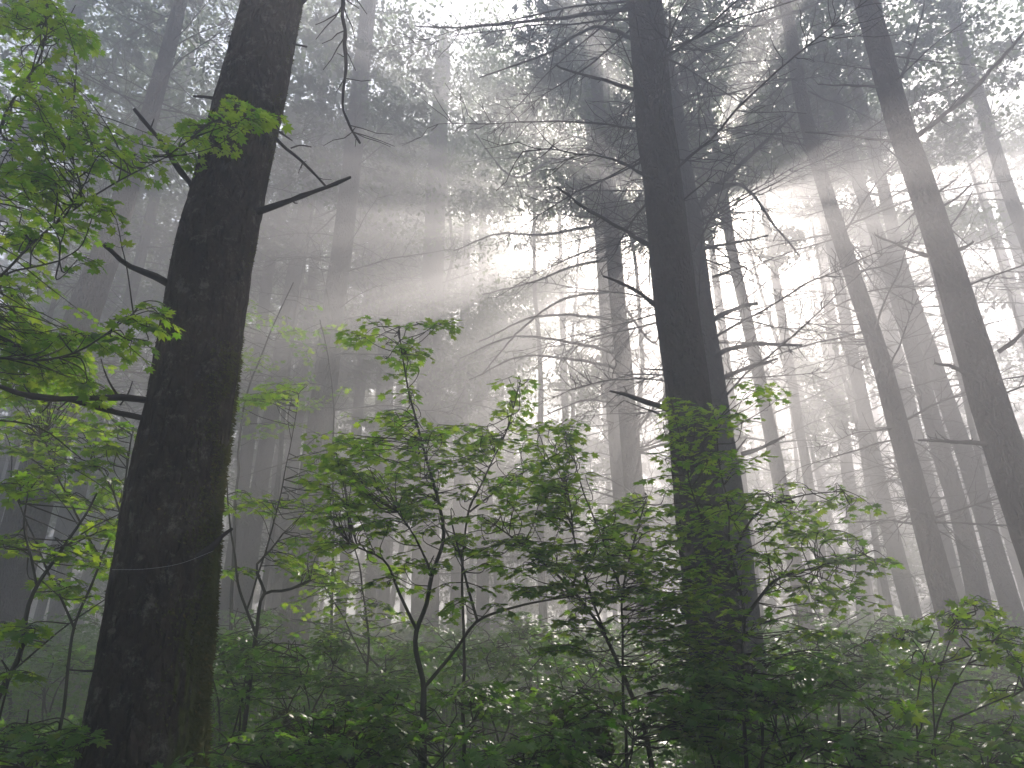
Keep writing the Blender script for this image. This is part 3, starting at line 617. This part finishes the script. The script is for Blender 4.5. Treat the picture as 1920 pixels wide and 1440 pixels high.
def maple_plant(label, Y, stems, blobs, leaf=.075, tpl=None, name='vine_maple', group='vine maple saplings in the undergrowth', mat_=None, tilt=.3, ground=True, thin=1.0):
    """stems: pixel polylines [(u,v,dY)...] with a base width; blobs: (u, v, ru, rv, number of sprays, dY, spray length)"""
    tpl = tpl or MAP1; mat_ = mat_ or M_MAPLE
    all_pts, meshes = [], []
    for (px, w0, w1) in stems:
        P = np.array([at(q[0], q[1], Y + (q[2] if len(q) > 2 else 0)) for q in px])
        m = max(8, int(np.linalg.norm(P[-1] - P[0]) / .05)); P = jig(smooth_path(P, m), .008, .2)
        if ground and w0 >= 5 and px[0][1] > 1200:
            g0 = P[0].copy(); g0[2] = float(gz(g0[0], g0[1])) - .03
            if g0[2] < P[0][2]: P = np.concatenate([np.linspace(g0, P[0], 6)[:-1], P])
        s_ = dep(px[0][0], px[0][1], Y) / F * .5
        r = np.linspace(w0, w1, len(P)) * s_
        mb = MB(); tube(mb, P, r, 7); meshes.append(mb); all_pts.append(P)
    base = all_pts[0][0]; root = thing(name, label, 'shrub', base, group)
    for mb in meshes: mb.build('stem', M_STEM, root, smooth=True)
    A = np.concatenate(all_pts); acc, tw = [], MB()
    for (u, v, ru, rv, n, dY, sl) in blobs:
        for q in range(max(2, int(round(n * thin))) if n > 2 else n):
            uu = u + rng.uniform(-1, 1) * ru; vv = v + rng.uniform(-1, 1) * rv
            E = at(uu, vv, Y + dY + rng.normal(0, .22))
            d = np.linalg.norm((A - E) * np.array([1, 1, 1.0]), axis=1) + np.maximum(0, A[:, 2] - E[2]) * .8
            B = A[np.argmin(d + rng.random(len(A)) * .12)]
            mid = (B + E) / 2 + rng.normal(0, .03, 3); h = E - B; dl = np.linalg.norm(h)
            out = h.copy(); out[2] *= .15; out += rng.normal(0, .12 + .25 * dl, 3) * np.array([1, 1, .15]); out /= np.linalg.norm(out) + 1e-9
            P1 = E + out * sl * rng.uniform(.6, 1.1); P1[2] -= .03
            if dl > 1.1: B = E - h / dl * .5
            Pt = smooth_path([B, mid if dl <= 1.1 else (B + E) / 2, E, P1], 12)
            tube(tw, Pt, np.linspace(.0035, .0014, 12), 4)
            leaf_spray(acc, tw, Pt[5:], leaf, leaf * .75, tilt)
            if rng.random() < .6:
                s2 = E + (np.cross(out, [0, 0, 1]) * rng.choice([-1, 1]) * .8 + out * .5) * sl * .6
                P2 = smooth_path([E, (E + s2) / 2 + rng.normal(0, .01, 3), s2], 6); tube(tw, P2, np.linspace(.002, .001, 6), 3); leaf_spray(acc, tw, P2, leaf * .9, leaf * .75, tilt)
    tw.build('twigs', M_STEM, root)
    lf = MB(); pos, f, nn, s_ = [np.concatenate([a[i] for a in acc]) for i in range(4)]
    place(lf, *tpl, pos, f, nn, s_); lf.build('leaves', mat_, root)
    return root

maple_plant('tall vine maple sapling with a slender leafy spire, left of the middle', 4.6,
    [([(795, 1430), (793, 1290), (782, 1180), (800, 1130), (812, 1080), (830, 1000), (820, 940), (797, 860), (776, 770), (757, 690), (748, 612)], 13, 2.5),
     ([(793, 1292), (850, 1222), (895, 1165), (960, 1140), (1075, 1118)], 9, 3), ([(782, 1182), (750, 1118), (722, 1052), (655, 1020)], 7, 3),
     ([(895, 1165), (880, 1105), (860, 1030), (850, 985)], 6, 3), ([(812, 1080), (780, 1010), (745, 960)], 5, 2.5)],
    [(742, 612, 40, 14, 5, 0, .14), (820, 605, 22, 8, 3, 0, .1), (700, 632, 32, 8, 4, 0, .12), (760, 650, 40, 20, 8, 0, .13), (775, 690, 28, 14, 3, 0, .10), (780, 740, 25, 14, 4, 0, .12),
     (770, 790, 55, 25, 12, 0, .15), (760, 830, 70, 25, 12, 0, .16), (790, 865, 60, 20, 8, 0, .15), (640, 840, 50, 28, 10, .1, .16), (680, 880, 60, 30, 12, .1, .16), (740, 920, 80, 35, 22, 0, .18), (720, 970, 80, 35, 20, -.1, .18),
     (650, 950, 50, 40, 10, 0, .18), (830, 930, 50, 40, 12, 0, .16), (660, 1010, 60, 20, 10, 0, .18), (890, 1120, 50, 30, 6, 0, .15), (760, 1060, 60, 40, 10, 0, .16), (880, 1030, 50, 40, 12, 0, .16)], leaf=.068, tpl=MAP2, group=None, tilt=.24, thin=1.0)
maple_plant('pointed vine maple sapling just right of the tallest spire', 5.0,
    [([(870, 1430), (868, 1200), (866, 1050), (880, 960), (905, 900), (935, 840), (955, 790), (975, 715)], 8, 2), ([(866, 1050), (830, 980), (815, 900)], 4, 2), ([(880, 960), (960, 900), (1050, 850)], 4, 2)],
    [(975, 715, 30, 14, 4, 0, .12), (960, 745, 35, 12, 5, 0, .12), (965, 775, 30, 10, 4, 0, .12), (1000, 800, 80, 16, 12, 0, .16), (890, 800, 50, 14, 8, 0, .14), (920, 830, 60, 18, 12, 0, .16), (1020, 830, 60, 15, 7, 0, .16), (940, 870, 60, 25, 14, 0, .16),
     (860, 870, 40, 20, 8, 0, .15), (900, 920, 50, 25, 10, 0, .15)], leaf=.066, tpl=MAP2, group=None, tilt=.24, thin=.75)
maple_plant('broad dark vine maple with several stems, in the middle', 4.8,
    [([(1222, 1435), (1205, 1350), (1165, 1260), (1135, 1190), (1085, 1120), (1060, 1090), (1000, 1040), (930, 985)], 12, 3),
     ([(1175, 1435), (1168, 1250), (1168, 1120), (1190, 1010), (1215, 930)], 7, 2.5), ([(1070, 1112), (1090, 1050), (1130, 1000)], 5, 2), ([(1135, 1190), (1090, 1060), (1070, 960), (1060, 880)], 5, 2),
     ([(1168, 1120), (1130, 1010), (1080, 880), (1065, 810)], 4, 2)],
    [(1065, 805, 20, 14, 4, -.4, .1), (1045, 845, 45, 10, 5, -.3, .12), (1070, 880, 60, 14, 8, -.2, .14), (1000, 900, 70, 20, 14, 0, .16), (1010, 940, 80, 30, 24, 0, .18), (960, 990, 60, 30, 16, 0, .18), (1080, 960, 60, 30, 16, 0, .18),
     (1010, 1040, 80, 35, 24, -.2, .18), (1110, 1030, 70, 40, 26, -.1, .2), (1020, 1090, 60, 25, 14, -.3, .18), (1200, 940, 50, 30, 14, .2, .18), (1200, 1010, 60, 40, 22, 0, .2), (1180, 1080, 80, 40, 26, -.2, .2), (1120, 1130, 60, 30, 14, -.2, .18),
     (1230, 1140, 60, 40, 20, -.3, .2), (1090, 1190, 50, 40, 10, -.3, .18), (1240, 1230, 60, 40, 12, -.3, .2)], leaf=.068, tpl=MAP2, group=None, tilt=.24, thin=.95)
maple_plant('spreading vine maple in front of the dark twin trunks', 4.6,
    [([(1400, 1440), (1392, 1300), (1395, 1165), (1386, 1100), (1372, 1040), (1366, 950), (1350, 870), (1345, 790)], 9, 2.5), ([(1395, 1160), (1450, 1092), (1530, 1062), (1620, 1040)], 7, 2.5), ([(1386, 1100), (1330, 1000), (1290, 900), (1280, 820)], 5, 2),
     ([(1372, 1040), (1420, 960), (1500, 930), (1580, 920)], 5, 2)],
    [(1290, 770, 45, 20, 9, -.3, .16), (1350, 790, 50, 30, 12, -.3, .16), (1420, 730, 45, 16, 6, 0, .14), (1300, 840, 60, 30, 16, -.2, .18), (1350, 880, 50, 30, 14, -.2, .18), (1290, 920, 50, 40, 14, 0, .18), (1400, 930, 40, 30, 10, 0, .18), (1450, 920, 60, 20, 12, .1, .18), (1540, 935, 70, 22, 14, .1, .18),
     (1350, 980, 60, 40, 18, 0, .2), (1460, 970, 70, 30, 20, .1, .2), (1560, 1000, 70, 25, 16, .1, .2), (1300, 1030, 60, 40, 16, -.1, .2), (1420, 1030, 60, 30, 18, 0, .2), (1520, 1060, 80, 25, 18, 0, .2), (1640, 1045, 60, 14, 8, .1, .18),
     (1330, 1110, 70, 40, 20, -.1, .2), (1450, 1110, 80, 30, 18, 0, .2), (1570, 1110, 60, 25, 12, 0, .2), (1350, 1200, 80, 40, 20, -.2, .2), (1480, 1190, 80, 40, 20, -.1, .2), (1250, 1180, 50, 40, 10, -.2, .2)], leaf=.068, tpl=MAP2, group=None, tilt=.24, thin=.62)
maple_plant('thin forked maple sapling with few bright leaves, right of the mossy trunk', 5.4,
    [([(465, 1310), (475, 1230), (482, 1185), (497, 1112), (540, 1105), (582, 1090)], 10, 5), ([(480, 1190), (455, 1120), (440, 1050), (430, 960), (425, 900)], 6, 2.5), ([(497, 1112), (485, 1055), (505, 1035), (530, 998)], 6, 3),
     ([(462, 1146), (480, 1090), (510, 990), (540, 860), (560, 740)], 4, 1.5)],
    [(520, 730, 60, 14, 9, 0, .16), (470, 745, 45, 14, 7, 0, .16), (460, 935, 50, 10, 7, 0, .16), (530, 950, 60, 12, 8, 0, .16), (560, 1050, 50, 25, 10, .3, .14), (600, 1085, 45, 16, 7, .3, .14), (440, 1070, 30, 10, 4, .3, .12), (570, 1010, 40, 20, 6, .3, .14),
     (605, 890, 40, 30, 7, .3, .16), (640, 900, 30, 40, 6, .3, .16), (580, 960, 40, 15, 6, .3, .14)], leaf=.07, group=None)
maple_plant('dark leaning maple stem rising out of the lower left corner', 3.6,
    [([(-15, 1330), (5, 1290), (35, 1225), (68, 1095), (110, 1035), (160, 962), (178, 925)], 14, 4), ([(68, 1095), (55, 1030), (45, 980), (52, 900)], 5, 2.5), ([(20, 1262), (90, 1200), (160, 1150), (220, 1110)], 5, 2), ([(110, 1035), (170, 990), (235, 960)], 4, 2)],
    [(40, 915, 50, 10, 6, 0, .14), (50, 1020, 50, 10, 7, 0, .14), (120, 1030, 40, 10, 5, .1, .14), (30, 1170, 35, 12, 6, 0, .12), (30, 1270, 30, 10, 3, 0, .12), (200, 985, 30, 12, 3, .5, .12), (140, 1110, 60, 12, 7, .9, .14), (195, 1050, 40, 20, 6, 1.0, .14), (210, 1010, 40, 14, 5, 1.0, .14)], leaf=.072, group=None)
maple_plant('large vine maple reaching in from the left edge with layered green leaves', 2.9,
    [([(-260, 1440), (-240, 1000), (-180, 700), (-90, 600), (0, 518), (80, 440), (152, 384), (210, 350), (262, 320), (310, 296)], 16, 3),
     ([(-200, 760), (-90, 690), (0, 670), (90, 672), (150, 655), (200, 625), (250, 588)], 8, 2.5), ([(-90, 600), (-20, 420), (-5, 260), (12, 205), (50, 150), (78, 100), (84, 0), (88, -60)], 8, 3),
     ([(152, 384), (150, 350), (137, 310), (137, 200)], 4, 2), ([(-90, 620), (-30, 540), (20, 510), (70, 500), (110, 490)], 6, 3), ([(310, 296), (345, 270), (380, 240), (430, 215)], 3, 2), ([(84, 60), (120, 40), (140, 10)], 3, 1.5), ([(-150, 700), (-50, 780), (60, 800), (150, 860)], 5, 2)],
    [(50, 15, 60, 22, 14, 0, .12), (110, 50, 50, 18, 12, 0, .12), (20, 50, 30, 20, 5, 0, .12), (45, 120, 25, 10, 4, 0, .1), (105, 120, 20, 40, 5, 0, .08), (110, 180, 50, 20, 8, 0, .12), (40, 190, 45, 20, 7, 0, .12), (140, 230, 40, 16, 6, 0, .12), (60, 250, 60, 18, 10, 0, .14), (40, 300, 50, 22, 9, 0, .14), (140, 285, 70, 14, 10, 0, .14),
     (215, 270, 50, 10, 5, 0, .12), (250, 300, 45, 10, 6, .1, .12), (340, 290, 30, 12, 4, .2, .1), (390, 240, 40, 20, 6, .1, .1), (435, 215, 35, 12, 5, -.1, .1), (360, 250, 20, 12, 3, 0, .08), (480, 222, 25, 8, 3, -.1, .07),
     (60, 360, 50, 20, 9, .1, .13), (130, 340, 60, 16, 9, .1, .13), (40, 430, 50, 20, 9, .1, .13), (110, 440, 50, 16, 7, .1, .13), (180, 395, 30, 12, 4, .1, .1), (20, 550, 30, 16, 4, .2, .1), (95, 520, 30, 16, 3, .2, .1), (150, 490, 14, 8, 2, .2, .07),
     (270, 600, 25, 12, 5, 0, .08), (290, 580, 20, 8, 3, 0, .08), (240, 640, 30, 10, 4, .1, .08), (60, 610, 60, 14, 8, .4, .13), (150, 630, 60, 16, 9, .4, .13), (60, 640, 60, 16, 10, .5, .13), (100, 690, 70, 22, 14, .6, .14), (40, 700, 40, 25, 8, .6, .14), (150, 720, 25, 14, 6, .6, .1)], leaf=.062, tpl=MAP2, group=None, tilt=.28)
maple_plant('bright yellow green sunlit maple leaves between the left edge and the mossy trunk', 4.4,
    [([(120, 1330), (140, 1180), (190, 1050), (225, 960), (240, 880), (250, 800)], 7, 3), ([(190, 1050), (150, 980), (110, 900), (80, 820)], 5, 2), ([(140, 1180), (60, 1000), (20, 900)], 5, 2), ([(225, 960), (200, 900), (170, 860)], 4, 2)],
    [(40, 790, 60, 20, 9, 0, .16), (100, 820, 60, 20, 10, 0, .16), (60, 850, 50, 14, 6, 0, .16), (190, 800, 50, 14, 8, 0, .16), (140, 765, 60, 10, 6, 0, .16), (230, 830, 35, 20, 8, 0, .14), (170, 870, 50, 14, 7, 0, .16), (90, 890, 60, 12, 7, 0, .16), (210, 900, 30, 20, 6, 0, .16), (160, 930, 60, 10, 6, 0, .16),
     (60, 735, 60, 14, 8, .2, .16), (140, 690, 50, 20, 8, .2, .16)], leaf=.075, group=None)
maple_plant('twiggy young maple with dark drooping leaves, near the lower right corner', 3.6,
    [([(1722, 1440), (1722, 1290), (1735, 1220), (1752, 1180)], 5, 2), ([(1742, 1440), (1765, 1330), (1800, 1270), (1830, 1225)], 6, 2), ([(1755, 1440), (1748, 1330), (1738, 1235), (1700, 1180)], 4, 2), ([(1775, 1355), (1850, 1320), (1920, 1290)], 4, 2), ([(1748, 1300), (1790, 1180), (1805, 1130)], 3, 1.5)],
    [(1700, 1190, 30, 12, 4, 0, .1), (1770, 1150, 35, 12, 4, 0, .1), (1830, 1160, 45, 14, 5, 0, .12), (1850, 1210, 45, 14, 5, 0, .12), (1900, 1240, 30, 16, 4, 0, .12), (1890, 1180, 30, 16, 4, 0, .12), (1740, 1240, 30, 12, 3, 0, .1), (1800, 1130, 30, 8, 3, 0, .1), (1870, 1290, 35, 14, 4, 0, .1), (1700, 1320, 40, 14, 3, 0, .1)], leaf=.064, tpl=MAP2, tilt=.6, group=None)
maple_plant('fine stemmed sapling standing behind the forked one in the misty gap', 6.6,
    [([(660, 1400), (690, 1250), (680, 1100), (650, 960), (640, 900)], 6, 2), ([(690, 1250), (620, 1120), (580, 1060)], 3, 2)],
    [(640, 1090, 50, 12, 5, 0, .2), (690, 1110, 40, 20, 6, 0, .2), (600, 1130, 50, 20, 7, 0, .2), (670, 1060, 50, 10, 5, 0, .2), (720, 1150, 50, 20, 7, 0, .2), (640, 1180, 60, 20, 8, 0, .2)], leaf=.07, group=None)
maple_plant('misty maple sapling crossing the broad fog grey trunk', 8.5,
    [([(430, 1250), (445, 900), (460, 750), (500, 640), (550, 530)], 8, 2.5), ([(620, 1230), (625, 900), (620, 700), (600, 600)], 6, 2)],
    [(470, 690, 40, 40, 9, 0, .3), (520, 600, 50, 40, 10, 0, .3), (450, 600, 30, 30, 5, 0, .3), (600, 640, 40, 30, 7, 0, .3), (560, 720, 50, 30, 7, 0, .3), (620, 760, 30, 30, 5, 0, .3), (500, 800, 50, 30, 6, 0, .3)], leaf=.085, group=None)

# low shrubs in front, each of its own
words = [(430, 1210, 5.6, 'bright green'), (560, 1240, 5.2, 'low'), (930, 1230, 6.0, 'pale'), (1050, 1270, 5.6, 'dim'), (1560, 1230, 5.4, 'grey green'), (1650, 1290, 5.0, 'wide'), (1480, 1330, 4.4, 'dark'), (1180, 1340, 4.3, 'dark small'), (640, 1360, 4.2, 'leafy'), (500, 1390, 4.0, 'bright'), (60, 1400, 3.6, 'glossy'), (1330, 1290, 4.6, 'shadowed'), (1860, 1400, 3.6, 'blurred'), (1600, 1400, 3.8, 'large leaved'), (980, 1400, 4.0, 'sparse'), (830, 1330, 4.6, 'thin'), (1440, 1270, 4.4, 'dense')]
where = {430: 'beside the foot of the mossy trunk', 560: 'under the forked sapling', 930: 'in the misty hollow in the middle', 1050: 'left of the many stemmed maple', 1560: 'right of the dark twin trunks', 1650: 'before the trunks on the right', 1480: 'at the foot of the dark twin trunks', 1180: 'under the many stemmed maple',
         640: 'at the bottom edge left of the middle', 500: 'just right of the mossy trunk at the bottom edge', 60: 'in the lower left corner', 1330: 'left of the twin trunks near their foot', 1860: 'in the lower right corner', 1600: 'at the bottom edge on the right', 980: 'at the bottom edge in the middle', 830: 'around the stem of the tallest sapling', 1440: 'over the foot of the twin trunks'}
for (u, v, Y, w) in words:
    sp_ = 110 if Y > 4.5 else 130
    bl_ = [(u + rng.uniform(-sp_, sp_), v + rng.uniform(-45, 60), 40, 16, 6, rng.uniform(-.3, .3), .18) for _ in range(9)]
    P0 = at(u, v, Y); g0 = float(gz(P0[0], Y))
    stems = []
    for k in range(3):
        stems.append(([(u + rng.uniform(-20, 20), 1440), (u + rng.uniform(-30, 30), (v + 1440) / 2), (u + rng.uniform(-80, 80), v), (u + rng.uniform(-110, 110), v - 40)], 5, 1.5))
    maple_plant(w + ' leafy shrub ' + where[u], Y, stems, bl_, leaf=.07, tpl=MAP1, name='leafy_shrub', mat_=M_UNDER, group=None, tilt=.4)

mid = [(90, 1235, 7.5, 'misty', 'left of the mossy trunk foot'), (210, 1160, 9, 'pale', 'in the fog left of the mossy trunk'), (20, 1180, 8.5, 'dull', 'near the left edge in front of the hazy trunk'), (450, 1170, 8, 'fresh green', 'between the mossy trunk and the forked sapling'), (600, 1190, 8.5, 'misty green', 'at the foot of the broad grey trunk'),
       (720, 1215, 7.5, 'soft green', 'left of the tallest sapling stem'), (860, 1190, 9.5, 'fog pale', 'in the mist behind the forked stem'), (1000, 1185, 9, 'silvery', 'behind the many stemmed maple'), (1120, 1200, 8, 'dusky', 'just left of the twin trunks in the mist'), (1520, 1170, 9, 'hazy', 'behind the spreading maple'),
       (1620, 1180, 8.5, 'tall hazy', 'before the faint lone trunk'), (1700, 1230, 7.5, 'grey', 'left of the straight trunk foot'), (1850, 1230, 8.5, 'pale grey', 'behind the twiggy young maple'), (1910, 1290, 7, 'dim', 'at the right edge under the pale trunks'), (700, 1290, 6, 'sunny', 'below the thin misty sapling'), (380, 1290, 6.4, 'yellow green', 'touching the mossy trunk on its right')]
for (u, v, Y, w, wh) in mid:
    bl_ = [(u + rng.uniform(-75, 75), v + rng.uniform(-25, 50), 34, 14, 6, rng.uniform(-.4, .4), .24) for _ in range(8)]
    stems = [([(u + rng.uniform(-15, 15), v + 160), (u + rng.uniform(-20, 20), v + 60), (u + rng.uniform(-60, 60), v), (u + rng.uniform(-70, 70), v - 30)], 5, 1.5) for _ in range(3)]
    maple_plant(w + ' shrub ' + wh, Y, stems, bl_, leaf=.078, tpl=MAP1, name='leafy_shrub', mat_=M_UNDER, group=None, tilt=.35)

# ------------------------------------------------------------------ undergrowth nobody could count
un = MB(); us = MB()
N = 30000
y = 2.6 + 30 * rng.random(N) ** 1.5; x = rng.uniform(-1, 1, N) * (y * .74 + .6)
h = (.25 + 1.15 * fbm(x * .45, y * .45, s=51)) * (0.35 + .65 * rng.random(N)) * np.interp(y, [2.5, 4, 8, 20, 33], [.55, .75, 1.15, 1.5, 1.6])
zt_ = gz(x, y) + h
for q in range(0, N, 4):
    tube(us, np.array([[x[q], y[q], gz(x[q], y[q])], [x[q] + .03, y[q], (zt_[q] + gz(x[q], y[q])) / 2], [x[q], y[q], zt_[q]]]) if False else np.array([[x[q] + rng.normal(0, .06), y[q], zt_[q] - h[q]], [x[q] + rng.normal(0, .02), y[q], zt_[q] - h[q] * .5], [x[q], y[q], zt_[q]]]), [.004, .003, .0015], 3)
k = 7
c = np.repeat(np.stack([x, y, zt_], 1), k, 0); m = len(c)
off = rng.normal(0, 1, (m, 3)) * np.array([.13, .13, .035]); f = off * np.array([1, 1, .2]) + rng.normal(0, .03, (m, 3))
pos = c + off; nm = np.array([0, 0, 1.]) + rng.normal(0, .38, (m, 3)); sz = rng.uniform(.035, .09, m) * np.interp(pos[:, 1], [8, 16], [1, 1.5])
near = pos[:, 1] < 15
place(un, *MAP0, pos[near], f[near], nm[near], sz[near]); place(un, *DIA, pos[~near], f[~near], nm[~near], sz[~near] * 1.1)
o = un.build('undergrowth', M_UNDER); tag(o, 'dense low leafy undergrowth covering the slope', 'undergrowth', kind='stuff')
o2 = us.build('undergrowth_stem', M_STEM, o); tag(o2, kind='stuff')

# ferns
def fern(label, x, y, L, n=9):
    zg = float(gz(x, y)) + .1; root = thing('fern', label, 'fern', (x, y, zg)); 
    for b in range(n):
        az = 2 * math.pi * b / n + rng.uniform(-.25, .25); t = np.linspace(0, 1, 22)[:, None]
        d = np.array([math.cos(az), math.sin(az), 0]); P = np.array([x, y, zg]) + d * L * .85 * t + np.array([0, 0, 1.0]) * (L * (.85 * t - .75 * t ** 2))
        mb = MB(); tube(mb, P, np.linspace(.004, .001, 22), 3)
        sd = np.array([-d[1], d[0], 0]); pp, ff, nn_, ss = [], [], [], []
        for s in (-1, 1):
            for i in range(2, 22):
                for e in (0, .5):
                    if i + e > 21: continue
                    c = P[i] * (1 - e) + P[min(i + 1, 21)] * e
                    pp.append(c); ff.append(sd * s + d * .45 + rng.normal(0, .06, 3)); nn_.append([0, 0, 1]); ss.append(L * .24 * math.sin(math.pi * min(1, (i + e) / 22 * .86 + .14)) + .008)
        place(mb, np.array([[0, 0, 0], [.10, .3, 0], [0, 1, -.1], [-.10, .3, 0]]), [[0, 1, 2, 3]], pp, ff, nn_, ss)
        mb.build('frond', M_FERN, root)
for lab, u, v, Y, L in [('arching fern beside the lower left corner', 60, 1380, 3.4, .6), ('pale fern left of the mossy trunk', 120, 1330, 4.4, .7), ('fern half hidden behind the mossy trunk foot', 420, 1380, 4.6, .6), ('fern with drooping fronds at the left edge', 10, 1300, 4.8, .7),
        ('bright young fern in front of the left edge shrubs', 95, 1425, 3.2, .55), ('fern between the corner shrub and the mossy trunk', 130, 1385, 3.9, .6), ('light green fern right of the mossy trunk foot', 440, 1300, 5.6, .8), ('small fern at the bottom below the tall sapling', 760, 1425, 3.6, .5), ('fern in the shade under the twin trunks', 1500, 1400, 4.4, .65), ('dark fern near the fallen log', 1120, 1420, 4.2, .55), ('fern under the right hand sapling', 1800, 1410, 4.6, .6)]:
    P = at(u, v, Y); fern(lab, P[0], Y, L)

# fallen log
def log(label, a, b, r):
    P = smooth_path([a, (np.array(a) + np.array(b)) / 2 + np.array([0, .05, .04]), b], 40); root = thing('fallen_log', label, 'log', P[0])
    s = rng.uniform(0, 99); th = np.linspace(0, 6.283, 28, endpoint=False); pr = 1 + .25 * (fbm(np.cos(th)[None] * 2 + s, np.sin(th)[None] * 2, np.linspace(0, 6, 40)[:, None] + 0 * th[None], s=61) - .5)
    rr = r * np.linspace(1, .75, 40); rr[0] = rr[-1] = .01; mb = MB(); tube(mb, P, rr, 28, pr); mb.build('trunk', M_BARK1, root, smooth=True)
    m = MB(); tufts(m, P + np.array([0, -r * .4, r * .85]), 2500, .03, r * .3, -.3); m.build('moss', M_MOSS, root)
log('mossy fallen log lying low in the middle of the brush', at(1040, 1362, 5.0), at(1140, 1412, 4.7), .07)
log('dark rotten log under the leaves right of the mossy trunk', at(520, 1372, 5.4), at(700, 1425, 5.0), .09)

# ------------------------------------------------------------------ haze
mh = bpy.data.materials.new('haze'); mh.use_nodes = True; nh = mh.node_tree; nh.nodes.clear()
oh = nh.nodes.new('ShaderNodeOutputMaterial'); pv = nh.nodes.new('ShaderNodeVolumePrincipled')
pv.inputs['Color'].default_value = (.95, .945, .96, 1); pv.inputs['Density'].default_value = HAZE_DENSITY; pv.inputs['Anisotropy'].default_value = HAZE_G
nh.links.new(pv.outputs[0], oh.inputs['Volume'])
hb = MB(); zmax = 26.6; x0, x1, y0, y1, z0 = -78, 78, -33, 84, -2.5
v8 = [[x, y, z] for z in (z0, zmax) for y in (y0, y1) for x in (x0, x1)]
hb.add(v8, [[0, 2, 3, 1], [4, 5, 7, 6], [0, 1, 5, 4], [2, 6, 7, 3], [0, 4, 6, 2], [1, 3, 7, 5]])
tag(hb.build('haze', mh), kind='stuff', label='pale morning fog filling the forest', cat='fog')
